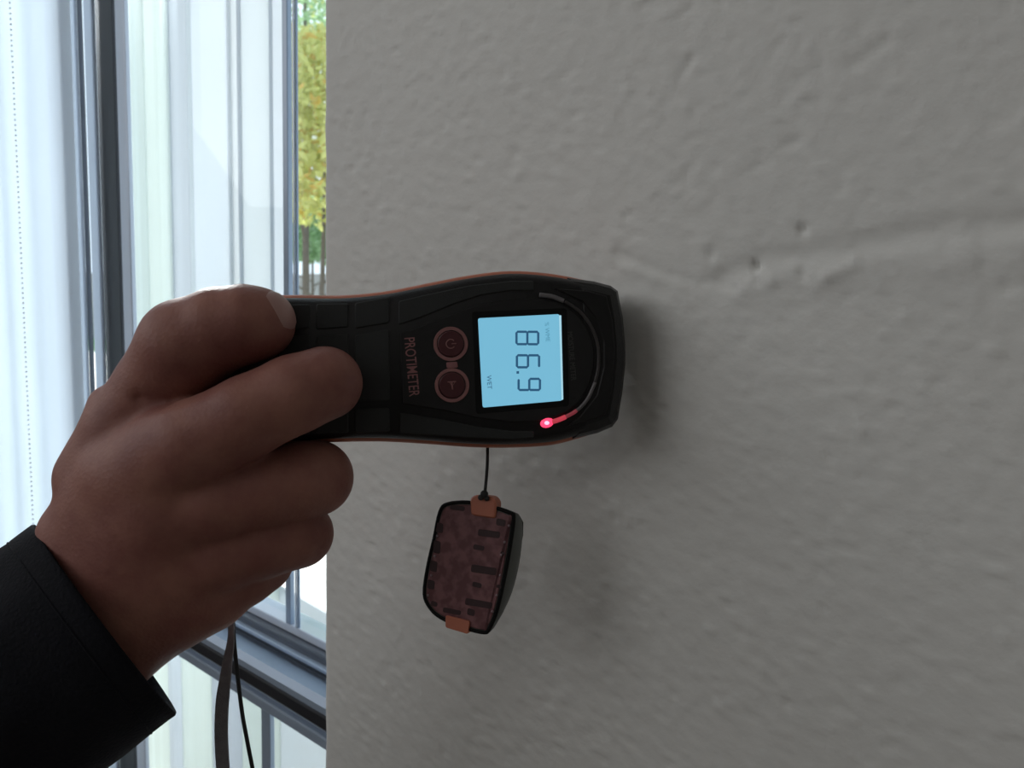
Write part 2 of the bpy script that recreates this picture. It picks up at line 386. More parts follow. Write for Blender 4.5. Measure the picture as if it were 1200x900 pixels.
# outer frame of the opening
wpart('outer_frame', (WL, .04, WB), (WL + .03, .1, WT), MT['alu'], .002)
wpart('outer_frame', (EDGE - .028, .04, zsill), (EDGE - .0005, .1, WT), MT['alu'], .002)
wpart('outer_frame', (WL, .04, WT - .03), (EDGE, .1, WT), MT['alu'], .002)
wpart('outer_frame', (WL, .04, WB), (EDGE, .1, WB + .03), MT['alu'], .002)
x_m = HIT(128, 200, .07).x
wpart('tall_pane', (WL + .03, YG, WB + .03), (x_m, YG + .004, WT - .03), MT['glass'])
wpart('upper_pane', (x_m + .001, YG, zsill), (EDGE - .028, YG + .004, WT - .03), MT['glass'])
wpart('lower_pane', (x_m + .001, YG, WB + .03), (EDGE - .028, YG + .004, zl_bot), MT['glass'])

# roller shade with its bead chain, left of the stile
sx1 = HIT(87, 200, .03).x; sx0 = WL + .01
sh = empty('roller_shade', loc=(sx1, .03, WT - .03))
tag(sh, 'pale blue translucent roller shade with a bead chain, left of the dark window stile', 'shade')
IS = Matrix.Translation(-sh.location)
b = bmesh.new()
N = 90; za = WB + .12
rows = []
for j in range(2):
    z = [za, WT - .03][j]; rows.append([])
    for i in range(N + 1):
        x = sx0 + (sx1 - sx0) * i / N; y = .032 + .0014 * math.sin(x * 95) + .0010 * math.sin(x * 41)
        rows[-1].append((x, y, z))
vv = [[[b.verts.new((x, y + t, z)) for x, y, z in r] for r in rows] for t in (0, .0006)]
for t in (0, 1):
    for i in range(N): b.faces.new((vv[t][0][i], vv[t][0][i + 1], vv[t][1][i + 1], vv[t][1][i]))
bmesh.ops.transform(b, matrix=IS, verts=b.verts)
obj('fabric', b, MT['shade'], sh, True)
b = bmesh.new(); box(b, (sx0, .022, za - .006), (sx1, .036, za + .004), .002); bmesh.ops.transform(b, matrix=IS, verts=b.verts)
obj('bottom_bar', b, MT['white'], sh)
b = bmesh.new(); tube(b, [(sx0, .03, WT - .03), (sx1, .03, WT - .03)], .014, 16); bmesh.ops.transform(b, matrix=IS, verts=b.verts)
obj('roller', b, MT['white'], sh, True)
xc = HIT(17, 200, .012).x
b = bmesh.new(); z = WB + .25
while z < WT - .05:
    bmesh.ops.create_icosphere(b, subdivisions=1, radius=.0009, matrix=Matrix.Translation((xc, .014, z))); z += .0042
bmesh.ops.transform(b, matrix=IS, verts=b.verts)
ch = obj('bead_chain', b, MT['bead'], sh, True); ch['kind'] = 'stuff'

# white folded panels outside the glass
def panel_set(name, label, edges, z0, z1, mats, ref=200):
    pts = [HIT(px, ref, y) for px, y in edges]
    root = empty(name, loc=(pts[0].x, pts[0].y, z0)); tag(root, label, 'screen', 'white screens outside the window')
    I = Matrix.Translation(-root.location)
    for k, (a, c) in enumerate(zip(pts, pts[1:])):
        d = Vector((c.x - a.x, c.y - a.y, 0)); nrm = Vector((-d.y, d.x, 0)).normalized() * .0015; dd = d.normalized() * .0004
        b = bmesh.new(); vs = []
        for z in (z0, z1):
            for q in (a + dd - nrm, c - dd - nrm, c - dd + nrm, a + dd + nrm): vs.append(b.verts.new((q.x, q.y, z)))
        for f in ((0, 1, 2, 3), (4, 5, 6, 7), (0, 1, 5, 4), (1, 2, 6, 5), (2, 3, 7, 6), (3, 0, 4, 7)): b.faces.new([vs[i] for i in f])
        bmesh.ops.transform(b, matrix=I, verts=b.verts)
        obj('panel', b, mats[k % len(mats)], root)
    return root
MT['p1'] = translucent('panel_greenish', (0.83, 0.86, 0.83), .55); MT['p2'] = translucent('panel_shaded', (0.67, 0.69, 0.72), .55)  # white panels toned fold by fold: their shade is put into the colour
MT['p3'] = translucent('panel_lit', (0.96, 0.965, 0.98), .55); MT['p4'] = translucent('panel_half_shaded', (0.83, 0.85, 0.86), .55)
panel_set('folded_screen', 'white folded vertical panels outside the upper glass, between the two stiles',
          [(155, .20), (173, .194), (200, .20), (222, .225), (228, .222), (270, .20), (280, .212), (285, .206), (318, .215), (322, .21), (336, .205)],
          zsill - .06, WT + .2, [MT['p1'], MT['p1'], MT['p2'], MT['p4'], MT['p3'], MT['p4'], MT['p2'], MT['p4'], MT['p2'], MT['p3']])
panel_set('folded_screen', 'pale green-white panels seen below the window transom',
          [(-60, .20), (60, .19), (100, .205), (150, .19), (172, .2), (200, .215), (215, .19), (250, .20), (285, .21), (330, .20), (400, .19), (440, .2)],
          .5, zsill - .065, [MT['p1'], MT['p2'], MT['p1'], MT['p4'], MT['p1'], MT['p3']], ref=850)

# ================================================================== THE GARDEN
GZ = 0.15
b = bmesh.new(); box(b, (-24, TH + .4, GZ - .2), (3, 16, GZ))
struct(obj('garden_paving', b, MT['paving']))
b = bmesh.new(); box(b, (-24, 6.2, GZ - .05), (3, 16, GZ + .03))
struct(obj('lawn', b, MT['grass']))
b = bmesh.new()
for k in range(24): box(b, (-22 + k, 7.6, GZ), (-22 + k + .98, 7.8, GZ + 1.55 + .02 * (k % 3)), .02)
gw = obj('garden_wall', b, MT['stone']); struct(gw)
def tree(name, label, base, h, crown, n, mats, tr=.06, lean=(0, 0)):
    root = empty(name, loc=base); tag(root, label, 'tree', 'garden plants beyond the glass')
    b = bmesh.new(); tube(b, [(0, 0, 0), (lean[0] * .4, lean[1] * .4, h * .35), (lean[0] * .8, lean[1] * .8, h * .7), (lean[0], lean[1], h)], [tr, tr * .8, tr * .55, tr * .2], 8)
    for k in range(7):
        a = random.random() * 6.28; z = h * random.uniform(.35, .8)
        tube(b, [(lean[0] * z / h, lean[1] * z / h, z), (math.cos(a) * crown[0] * .6, math.sin(a) * crown[1] * .6, z + crown[2] * .4)], [tr * .35, tr * .1], 5)
    obj('trunk', b, MT['bark'], root)
    b = bmesh.new()
    for k in range(n):
        while True:
            v = Vector([random.uniform(-1, 1) for _ in range(3)])
            if .25 < v.length < 1: break
        c = Vector((v.x * crown[0] + lean[0], v.y * crown[1] + lean[1], v.z * crown[2] + h))
        if c.z < .02: continue
        s = random.uniform(.03, .06); q = Matrix.Rotation(random.random() * 6.28, 4, Vector([random.gauss(0, 1) for _ in range(3)]).normalized())
        f = b.faces.new([b.verts.new(c + q @ Vector(w)) for w in ((-s, 0, 0), (-.2 * s, -.45 * s, .1 * s), (s, 0, 0), (-.2 * s, .45 * s, .1 * s))])
        r = noise.noise(c * 1.1)
        f.material_index = (1 if r + random.uniform(-.25, .25) > .05 else 0) if len(mats) > 1 else 0
        if len(mats) > 2 and random.random() < .12: f.material_index = 2
    me = bpy.data.meshes.new('foliage'); b.to_mesh(me); b.free()
    fo = link('foliage', me, mats, root); fo['kind'] = 'stuff'
    return root
def gpos(px, y): q = HIT(px, 200, y); return (q.x, q.y, GZ)
tree('tree', 'yellow-green leafy tree beyond the glass, nearest in the gap', gpos(372, 3.6), 2.55, (.9, .9, .75), 9000, [MT['leaf_y'], MT['leaf_y'], MT['leaf_o']], .03, (.1, 0))
tree('tree', 'green tree beyond the glass, tallest, above the yellow one', gpos(358, 5.2), 5.1, (1.9, 1.4, 1.5), 12000, [MT['leaf'], MT['leaf'], MT['leaf_y']], .05)
tree('bush', 'low green bush beyond the glass, under the trees', gpos(366, 5.9), 2.1, (1.2, .5, .45), 6000, [MT['leaf']], .03)

# ================================================================== THE MOISTURE METER
K = 0.24 / F                              # metres per picture pixel at the meter's depth
CA, SA = math.cos(R(3.5)), math.sin(R(3.5))
DM = M @ Matrix.Translation(C(610, 420, .24)) @ Matrix.Rotation(R(3.5), 4, 'Z') @ Matrix.Rotation(R(4), 4, 'Y')
def D(px, py):
    x, y = (px - 610) * K, -(py - 420) * K
    return (x * CA + y * SA, -x * SA + y * CA)
meter = empty('moisture_meter', DM)
tag(meter, 'black handheld moisture meter with orange rim and lit blue display reading 86.9', 'meter')
top = [(225, 362), (260, 353), (300, 350), (350, 349), (400, 349), (450, 344), (500, 334), (550, 324), (600, 318), (650, 321), (690, 328)]
bot = [(690, 509), (650, 519), (600, 522), (550, 521), (500, 517), (450, 514), (400, 514), (350, 516), (300, 520), (260, 520), (225, 512)]
outl = catmull(top, 5) + [(705, 331), (719, 336), (725, 341), (730, 370), (733, 402), (733, 425), (730, 455), (724, 490), (720, 496), (706, 503)] + catmull(bot, 5) + [(205, 480), (200, 437), (205, 392)]
outl = [D(*p) for p in outl]
mm = .001
b = bmesh.new(); layered(b, outl, [(.9 * mm, -9 * mm), (.1 * mm, -8 * mm), (.0, -5 * mm), (.5 * mm, -2.6 * mm), (1.8 * mm, -.8 * mm), (3.4 * mm, 0)])
obj('top_shell', b, MT['black'], meter, True)
nose = None
core_o = [p for p in outl]
b = bmesh.new(); layered(b, core_o, [(.6 * mm, -17 * mm), (-1.2 * mm, -16 * mm), (-1.3 * mm, -8 * mm), (-.6 * mm, -6.4 * mm), (.4 * mm, -5.8 * mm)])
obj('orange_body', b, MT['orange'], meter, True)
b = bmesh.new(); layered(b, outl, [(7 * mm, -22 * mm), (3 * mm, -21 * mm), (.3 * mm, -16.5 * mm)])
obj('back_shell', b, MT['black'], meter, True)
# black nose cap over the head end, hides the orange there
nose = [D(*p) for p in [(672, 325.5), (700, 329), (720, 334), (727, 339), (733, 370), (736, 402), (736, 425), (733, 455), (727, 491), (721, 499), (704, 506), (678, 512)]]
b = bmesh.new(); layered(b, nose, [(2 * mm, -21.5 * mm), (-1.0 * mm, -18 * mm), (-.9 * mm, -6 * mm), (-.3 * mm, -4 * mm), (.6 * mm, -2 * mm), (3.2 * mm, .15 * mm)])
obj('nose_cap', b, MT['black'], meter)

def plate(name, pix, z0, z1, m, parent, bev=.35 * mm, rad=None, local=False):
    pts = [D(*p) for p in pix] if not local else pix
    if rad: pts = round_poly(pts, rad)
    b = bmesh.new(); layered(b, pts, [(0, z0), (0, z1 - bev), (bev, z1)])
    return obj(name, b, m, parent)
# front panel with display
arc = catmull([(628, 351), (655, 355), (678, 370), (692, 392), (697, 415), (694, 441), (683, 465), (664, 483), (640, 493)], 4)
fp = [(470, 391), (500, 381), (535, 367), (565, 356), (598, 350)] + arc + [(600, 495), (560, 490), (520, 481), (472, 473)]
panel = plate('front_panel', fp, -.2 * mm, .55 * mm, MT['panelp'], meter)
panel['label'] = 'oval dark front panel carrying display and buttons'
strip = [(468, 354), (500, 346), (550, 335), (600, 329), (626, 329), (626, 341), (598, 341), (562, 347), (530, 358), (497, 372), (468, 382)]
plate('grip_pad', strip, -.3 * mm, .4 * mm, MT['rubber'], meter, rad=.8 * mm)
strip = [(469, 483), (518, 491), (560, 500), (600, 505), (626, 505), (626, 513), (600, 515), (550, 513), (500, 509), (469, 507)]
plate('grip_pad', strip, -.3 * mm, .4 * mm, MT['rubber'], meter, rad=.7 * mm)
for x0, x1 in ((240, 282), (289, 325), (332, 367), (374, 411), (418, 458)):
    s = lambda x: (400 - x) * .03
    e = lambda x: 0 if x < 418 else (x - 418) * -.16
    plate('grip_pad', [(x0, 357 + s(x0) + e(x0)), (x1, 357 + s(x1) + e(x1)), (x1, 385 + s(x1) + e(x1) * .6), (x0, 387 + s(x0))], -.3 * mm, .45 * mm, MT['rubber'], meter, rad=.9 * mm)
    plate('grip_pad', [(x0, 394 + s(x0)), (x1, 392 + s(x1) + e(x1) * .6), (x1, 471 + s(x1)), (x0, 471 + s(x0))], -.3 * mm, .45 * mm, MT['rubber'], meter, rad=.9 * mm)
    plate('grip_pad', [(x0, 479 + s(x0)), (x1, 479 + s(x1)), (x1, 507 + s(x1)), (x0, 507 + s(x0))], -.3 * mm, .45 * mm, MT['rubber'], meter, rad=.9 * mm)
# nose plate outside the light guide
ns = [(650, 338), (690, 340), (712, 346), (719, 375), (722, 410), (719, 455), (711, 486), (690, 493), (664, 500), (680, 488), (700, 463), (708, 430), (708, 400), (700, 374), (683, 353)]
plate('nose_plate', ns, -.3 * mm, .5 * mm, MT['black'], meter)
# light guide arc
def arctube(name, pix, r, z, m, parent=None):
    b = bmesh.new(); tube(b, [(*D(*p), z) for p in catmull(pix, 6)], r, 8, .6)
    return obj(name, b, m, parent or meter, True)
g1 = arctube('light_guide', [(632, 345.5), (647, 347.5), (661, 352.5)], .75 * mm, .45 * mm, MT['guide']); g1['label'] = 'pale grey end of the curved light guide'
arctube('light_guide', [(662, 353), (680, 365), (693, 382), (701, 404), (702, 428), (698, 448)], .5 * mm, .4 * mm, MT['guide_dark'])
arctube('light_guide', [(698, 448), (690, 466), (681, 477), (676, 481)], .55 * mm, .45 * mm, MT['guide'])
g4 = arctube('light_guide', [(663, 488.5), (656, 491.5), (650, 493.5), (640, 496)], .75 * mm, .5 * mm, MT['guide_red'])
g5 = arctube('light_guide', [(676, 481), (671, 484.5), (663, 488.5)], .6 * mm, .47 * mm, MT['guide_red_dim']); g5['label'] = 'dim red part of the curved light guide'; g4['label'] = 'red glowing end of the curved light guide'
b = bmesh.new()
x, y = D(641, 495.5); bmesh.ops.create_uvsphere(b, u_segments=16, v_segments=8, radius=1.45 * mm, matrix=Matrix.Translation((x, y, .35 * mm)) @ Matrix.Rotation(R(12), 4, 'Z') @ Matrix.Diagonal((1.5, 1.05, .6, 1)))
led = obj('led', b, MT['led'], meter, True); led['label'] = 'bright red glowing light'
b = bmesh.new(); bmesh.ops.create_uvsphere(b, u_segments=12, v_segments=6, radius=.7 * mm, matrix=Matrix.Translation((x - .1 * mm, y, 1.0 * mm)) @ Matrix.Diagonal((1.3, 1, .45, 1)))
obj('led_core', b, MT['led_core'], led, True)
# display
dz = .55 * mm
plate('display_bezel', [(553, 366), (664, 361), (667, 476), (558, 485)], dz - .1 * mm, dz + .12 * mm, MT['gap'], meter, rad=1.0 * mm, bev=.1 * mm)
disp = plate('display', [(560, 373.5), (655.5, 368), (658.5, 469.5), (565.5, 477.5)], dz, dz + .3 * mm, MT['lcd'], meter, rad=.7 * mm, bev=.05 * mm)
disp['label'] = 'glowing light blue display reading 86.9'
plate('display_edge', [(655, 369.5), (657.6, 369.5), (660, 468), (658, 469)], dz, dz + .33 * mm, MT['lcd_edge'], disp, bev=.02 * mm)
sz = dz + .3 * mm
def seg_digit(x0, x1, y0, y1, on):
    # the reading is turned a quarter turn: the top of each digit points to the right (+x)
    # picture frame: x1 = digit top, x0 = digit bottom, y0 = digit left, y1 = digit right
    xm = (x0 + x1) / 2; w = 1.35; g = 1.1
    bars = {'a': ((x1, y0 + g), (x1, y1 - g)), 'g': ((xm, y0 + g), (xm, y1 - g)), 'd': ((x0, y0 + g), (x0, y1 - g)),
            'f': ((xm + g, y0), (x1 - g, y0)), 'b': ((xm + g, y1), (x1 - g, y1)), 'e': ((x0 + g, y0), (xm - g, y0)), 'c': ((x0 + g, y1), (xm - g, y1))}
    for k in on:
        (ax, ay), (bx, by) = bars[k]
        if abs(ax - bx) < .1: q = [(ax - w, ay), (ax, ay - w * .8), (ax + w, ay), (bx + w, by), (bx, by + w * .8), (bx - w, by)]
        else: q = [(ax, ay - w), (bx, by - w), (bx + w * .8, by), (bx, by + w), (ax, ay + w), (ax - w * .8, ay)]
        plate('digit_segment', q, sz - .02 * mm, sz + .06 * mm, MT['segment'], disp, bev=.02 * mm)
seg_digit(605, 630.5, 389, 403.5, 'abcdefg')
seg_digit(605.5, 631.5, 416.5, 430.5, 'acdefg')
seg_digit(607.5, 632.5, 444, 457, 'abcdfg')
plate('decimal_point', [(605, 435), (608, 435), (608, 438), (605, 438)], sz - .02 * mm, sz + .06 * mm, MT['segment'], disp, bev=.02 * mm)
def text(name, s, pix, size_px, m, z, parent, rot=-90, sx=1.0, spacing=1.0, bold=0):
    c = bpy.data.curves.new(name, 'FONT'); c.body = s; c.size = size_px * K; c.extrude = .04 * mm; c.align_x = 'CENTER'; c.align_y = 'CENTER'; c.offset = bold * mm
    c.space_character = spacing
    t = bpy.data.objects.new('tmp', c); COL.objects.link(t); dg = bpy.context.evaluated_depsgraph_get()
    me = bpy.data.meshes.new_from_object(t.evaluated_get(dg)); bpy.data.objects.remove(t)
    x, y = D(*pix)
    me.transform(Matrix.Translation((x, y, z)) @ Matrix.Rotation(R(rot), 4, 'Z') @ Matrix.Diagonal((sx, 1, 1, 1)))
    me.materials.clear()
    return link(name, me, m, parent)
text('display_text', 'WET', (573, 448), 7.5, MT['segment'], sz, disp)
text('display_text', '% WME', (641, 389), 7, MT['segment_faint'], sz, disp, sx=1.0)
text('lettering', 'PROTIMETER', (483, 430), 17, MT['print'], dz + .02 * mm, meter, rot=-88.5, sx=.70, bold=.03)
text('lettering', 'MOISTURE METER', (670, 417), 8.5, MT['print_grey'], dz + .02 * mm, meter, rot=-89, sx=.85)
# buttons
def disc(name, pix, r0, r1, z0, z1, m, parent, seg=36):
    cx, cy = D(*pix); b = bmesh.new()
    if r0:
        rings = []
        for r, z in ((r1, z0), (r1 - .1 * mm, z1), (r0 + .1 * mm, z1), (r0, z0)):
            rings.append([b.verts.new((cx + r * math.cos(a), cy + r * math.sin(a), z)) for a in [2 * math.pi * k / seg for k in range(seg)]])
        for i in range(4):
            p, q = rings[i], rings[(i + 1) % 4]
            for k in range(seg): b.faces.new((p[k], p[(k + 1) % seg], q[(k + 1) % seg], q[k]))
    else:
        pts = [(cx + r1 * math.cos(a), cy + r1 * math.sin(a)) for a in [2 * math.pi * k / seg for k in range(seg)]]
        layered(b, pts, [(0, z0), (0, z1 - .25 * mm), (.3 * mm, z1)])
    return obj(name, b, m, parent)
for px, py in ((528.5, 403.5), (530, 451.5)):
    bt = disc('button', (px, py), 0, 15.2 * K, dz - .1 * mm, dz + .55 * mm, MT['button'], meter)
    disc('button_ring', (px, py), 15.8 * K, 20.2 * K, dz - .1 * mm, dz + .35 * mm, MT['ring'], bt)
    if py < 420:
        b = bmesh.new(); r = 5.2 * K; cx, cy = D(px, py)
        tube(b, [(cx + r * math.cos(a), cy + r * math.sin(a), dz + .58 * mm) for a in [R(40 + 280 * k / 20) for k in range(21)]], .16 * mm, 6)
        tube(b, [(cx + 1 * K, cy, dz + .58 * mm), (cx + 6.5 * K, cy, dz + .58 * mm)], .16 * mm, 6)
        obj('power_symbol', b, MT['ring'], bt)
    else:
        b = bmesh.new(); cx, cy = D(px, py)
        tube(b, [(cx - 5 * K, cy + 4 * K, dz + .58 * mm), (cx + 5 * K, cy + 4 * K, dz + .58 * mm)], .16 * mm, 6)
        tube(b, [(cx, cy + 4 * K, dz + .58 * mm), (cx + .4 * K, cy - 5 * K, dz + .58 * mm)], .24 * mm, 6)
        tube(b, [(cx - 3 * K, cy + 4 * K, dz + .58 * mm), (cx + .4 * K, cy - 1 * K, dz + .58 * mm), (cx + 4 * K, cy + 4 * K, dz + .58 * mm)], .13 * mm, 6)
        obj('function_symbol', b, MT['ring'], bt)
plate('button_bridge', [(523, 425), (536, 424), (537, 431), (524, 432)], dz - .1 * mm, dz + .3 * mm, MT['print'], meter, rad=.5 * mm, bev=.1 * mm)

# wrist strap hanging from the tail of the meter
MI = DM.inverted()
def ribbon(bm, pts, w, t, wdir):
    rings = []
    for i, p in enumerate(pts):
        tan = (pts[min(i + 1, len(pts) - 1)] - pts[max(0, i - 1)]).normalized(); a = (wdir[i] if isinstance(wdir, list) else wdir)
        a = (a - tan * a.dot(tan)).normalized(); nn = tan.cross(a)
        ww = w[i] if isinstance(w, list) else w
        rings.append([bm.verts.new(p + a * sx * ww / 2 + nn * sy * t / 2) for sx, sy in ((-1, -1), (1, -1), (1, 1), (-1, 1))])
    for a, c in zip(rings, rings[1:]):
        for i in range(4): bm.faces.new((a[i], a[(i + 1) % 4], c[(i + 1) % 4], c[i]))
    bm.faces.new(rings[0]); bm.faces.new(rings[-1])
right = (M.to_3x3() @ Vector((1, 0, 0)))
sp = catmull([P(215, 470, .262), P(232, 560, .272), P(262, 660, .272), P(271, 735, .268), P(266, 780, .266), P(260, 830, .265), P(260, 880, .264), P(266, 940, .264), P(282, 985, .264)], 6)
sp = [Vector(p) for p in sp]; n = len(sp)
b = bmesh.new(); ribbon(b, sp, [.0020 + .0024 * min(1, max(0, (i / n - .38) / .2)) for i in range(n)], .0009, right)
bmesh.ops.transform(b, matrix=MI, verts=b.verts)
st = obj('wrist_strap', b, MT['strap'], meter)
st['label'] = 'dark grey webbing strap hanging down behind the hand'
sp = [Vector(p) for p in catmull([P(215, 470, .264), P(240, 570, .274), P(268, 680, .275), P(275, 760, .272), P(283, 830, .27), P(290, 870, .268), P(298, 915, .266), P(300, 960, .265), P(286, 986, .264)], 6)]
b = bmesh.new(); tube(b, sp, .00075, 8); bmesh.ops.transform(b, matrix=MI, verts=b.verts)
obj('strap_cord', b, MT['cord'], meter, True)

# ================================================================== CAP HANGING ON A CORD
cd_ = .247
CM = M @ Matrix.Translation(C(553, 662, cd_)) @ Matrix.Rotation(R(-9), 4, 'Z') @ Matrix.Rotation(R(-24), 4, 'Y')
KC = cd_ / F
cap = empty('protective_cap', CM)
tag(cap, 'small maroon and black protective cap with orange tabs, hanging on a cord below the meter', 'cap')
c9, s9 = math.cos(R(9)), math.sin(R(9))
def Q(px, py):                            # cap-frame point; the cap leans 9 degrees
    x, y = (px - 553) * KC, -(py - 662) * KC
    return ((x * c9 - y * s9) / math.cos(R(24)), x * s9 + y * c9)
cf = [Q(*p) for p in catmull([(522, 592), (548, 588), (575, 591), (598, 597), (603, 603), (600, 630), (593, 670), (584, 710), (575, 733), (568, 739), (545, 737), (515, 729), (500, 718), (493, 702), (497, 670), (505, 635), (512, 603)], 4, True)]
def bulged(bm, pts, layers):
    pts = ccw(pts); rings = []; H = max(abs(p[1]) for p in pts)
    for ins, z, ky, bx in layers:
        rings.append([bm.verts.new((x + bx * (1 - (y / H) ** 2), y * ky, z)) for x, y in offset_poly(pts, ins)])
    n = len(pts)
    for a, c in zip(rings, rings[1:]):
        for i in range(n): bm.faces.new((a[i], a[(i + 1) % n], c[(i + 1) % n], c[i]))
    bm.faces.new(list(reversed(rings[0]))); bm.faces.new(rings[-1])
b = bmesh.new(); bulged(b, cf, [(6.5 * mm, -13.3 * mm, .50, .0012), (4.0 * mm, -12.6 * mm, .68, .0015), (1.8 * mm, -10.5 * mm, .86, .0014), (.8 * mm, -7 * mm, .93, .0010), (.2 * mm, -4 * mm, .98, .0005), (0, -1.2 * mm, 1, 0), (.6 * mm, 0, 1, 0)])
obj('shell', b, MT['capside'], cap, True)['label'] = 'grey-green rounded outer shell'
pts = ccw(cf); b = bmesh.new(); rg = []
for ins, z in ((.0, -.9 * mm), (-.15 * mm, .1 * mm), (.35 * mm, .5 * mm), (1.0 * mm, .2 * mm), (1.05 * mm, -.5 * mm)): rg.append([b.verts.new((x, y, z)) for x, y in offset_poly(pts, ins)])
for a, c in zip(rg, rg[1:]):
    for i in range(len(pts)): b.faces.new((a[i], a[(i + 1) % len(pts)], c[(i + 1) % len(pts)], c[i]))
obj('rim', b, MT['gap'], cap, True)
b = bmesh.new(); layered(b, offset_poly(pts, 1.3 * mm), [(0, -.4 * mm), (0, .05 * mm), (.25 * mm, .25 * mm)])
ins = obj('inlay', b, MT['maroon'], cap); ins['label'] = 'dull maroon patterned inlay'
def bar(name, pix, z0, z1, m, parent=None, rad=.4 * mm):
    p = round_poly([Q(*q) for q in pix], rad, 3); b = bmesh.new(); layered(b, ccw(p), [(0, z0), (0, z1 - .08 * mm), (.1 * mm, z1)])
    return obj(name, b, m, parent or cap)
for px, py, w, h in ((514, 622, 9, 13), (511, 645, 9, 16), (507, 668, 9, 14), (504, 690, 9, 12), (574, 624, 26, 9), (562, 641, 13, 7), (568, 666, 30, 10), (560, 684, 11, 7), (562, 705, 32, 9), (536, 597, 18, 7), (588, 610, 11, 9),
                     (590, 645, 5, 5), (586, 683, 6, 5), (508, 712, 8, 7), (530, 718, 22, 7), (553, 716, 9, 9)):
    sk = w * .0
    bar('notch', [(px - w / 2, py - h / 2), (px + w / 2, py - h / 2 + 1.5), (px + w / 2 - 1, py + h / 2), (px - w / 2 - 1, py + h / 2 - 1)], .15 * mm, .34 * mm, MT['maroon_dark'], ins, .7 * mm)
MT['stud'] = mat('pale_stud', (0.30, 0.22, 0.24), 0.4, nscale=300, namp=.2)
for px, py in ((597, 613), (592, 632), (588, 647), (587, 670), (583, 693), (578, 712), (511, 632), (508, 656), (504, 679), (500, 703)):
    x, y = Q(px, py); b = bmesh.new(); bmesh.ops.create_uvsphere(b, u_segments=8, v_segments=5, radius=.45 * mm, matrix=Matrix.Translation((x, y, .3 * mm)))
    obj('stud', b, MT['stud'], ins, True)
b = bmesh.new(); x0, y0 = Q(568, 592)
pp = round_poly([Q(*q) for q in [(553, 604), (552, 584), (559, 580), (578, 581), (583, 587), (582, 606)]], 1.2 * mm, 4)
layered(b, ccw(pp), [(0, -3 * mm), (-.0, .6 * mm), (.5 * mm, 1.1 * mm)])
obj('cord_loop', b, MT['orange'], cap)['label'] = 'orange plastic loop at the top'
bar('bottom_tab', [(523, 723), (552, 726), (550, 741), (523, 737)], -3 * mm, 1.0 * mm, MT['orange'], rad=.6 * mm)['label'] = 'orange tab at the bottom'
CI = CM.inverted()
b = bmesh.new()
tube(b, [Vector(p) for p in catmull([P(571.5, 516, .252), P(571, 545, .250), P(569, 570, .2475), P(567.5, 582, .2455)], 6)], .00052, 8)
for dx, dy, r in ((0, 0, .0013), (-4, 4, .0010), (3, 5, .0009)):
    bmesh.ops.create_icosphere(b, subdivisions=2, radius=r, matrix=Matrix.Translation(P(567.5 + dx, 579 + dy, .2445)))
bmesh.ops.transform(b, matrix=CI, verts=b.verts)
obj('cord', b, MT['cord'], cap, True)

# ================================================================== THE HAND (one continuous body surface)
def hp(px, py, d): return np.array([(px - 600) / F * d, -(py - 450) / F * d, -d])
def chain(P3, segs, zs=1.0):
    """union of tapered capsules; each vertex (px, py, depth, radius in px)"""
    out = None
    for (a, c) in zip(segs, segs[1:]):
        A = hp(*a[:3]); B = hp(*c[:3]); ra = a[3] * a[2] / F; rb = c[3] * c[2] / F
        AB = B - A; v = P3 - A; t = np.clip((v @ AB) / (AB @ AB), 0, 1)
        q = v - t[..., None] * AB; q = q * np.array([1, 1, 1 / zs])
        d = np.sqrt((q ** 2).sum(-1)) - (ra + (rb - ra) * t)
        out = d if out is None else smin(out, d, .0015)
    return out
def smin(a, b, k):
    h = np.clip(.5 + .5 * (b - a) / k, 0, 1); return b + (a - b) * h - k * h * (1 - h)
def smax(a, b, k): return -smin(-a, -b, k)
thumb = [(118, 560, .238, 50), (150, 505, .237, 50), (186, 452, .235, 48), (220, 406, .231, 56), (258, 386, .229, 49), (288, 380, .2285, 46), (303, 379, .229, 42)]
index = [(170, 560, .229, 58), (228, 522, .2235, 54), (290, 488, .222, 48), (345, 462, .224, 46), (381, 449, .2275, 43.5)]
middle = [(190, 610, .229, 54), (250, 590, .229, 50), (310, 573, .232, 46), (350, 563, .236, 45), (369, 560, .240, 43.5), (360, 556, .252, 40)]
ring = [(200, 665, .233, 54), (255, 650, .233, 47), (310, 636, .236, 40), (338, 629, .240, 38.5), (351, 626, .245, 38), (340, 622, .256, 35)]
pinky = [(205, 706, .238, 50), (250, 688, .239, 45), (286, 670, .241, 39), (306, 658, .245, 36), (312, 650, .254, 32)]
palm = [
    [(62, 775, .240, 36), (86, 686, .239, 43), (101, 628, .237, 48), (150, 560, .231, 50), (205, 528, .2265, 50)],
    [(70, 775, .238, 50), (122, 680, .235, 54), (190, 600, .228, 54)],
    [(86, 780, .240, 52), (150, 700, .237, 56), (210, 655, .233, 50)],
    [(108, 785, .243, 46), (172, 724, .240, 52), (234, 694, .239, 46)],
    [(125, 640, .252, 46), (160, 610, .252, 42)],
]
res = .00085
pts_all = [hp(*v[:3]) for ch_ in ([thumb, index, middle, ring, pinky] + palm) for v in ch_]
lo = np.min(pts_all, axis=0) - .021; hi = np.max(pts_all, axis=0) + .021
ax = [np.arange(lo[i], hi[i], res) for i in range(3)]
G = np.stack(np.meshgrid(*ax, indexing='ij'), -1)
pal = None
for c_ in palm:
    d_ = chain(G, c_); pal = d_ if pal is None else smin(pal, d_, .010)
SD = pal
for fg, k1 in ((index, .004), (middle, .004), (ring, .004), (pinky, .005)):
    d_ = smin(chain(G, fg), pal, k1); SD = smin(SD, d_, .0012)
d_ = smin(chain(G, thumb), chain(G, palm[0]), .004); SD = smin(SD, d_, .0016)
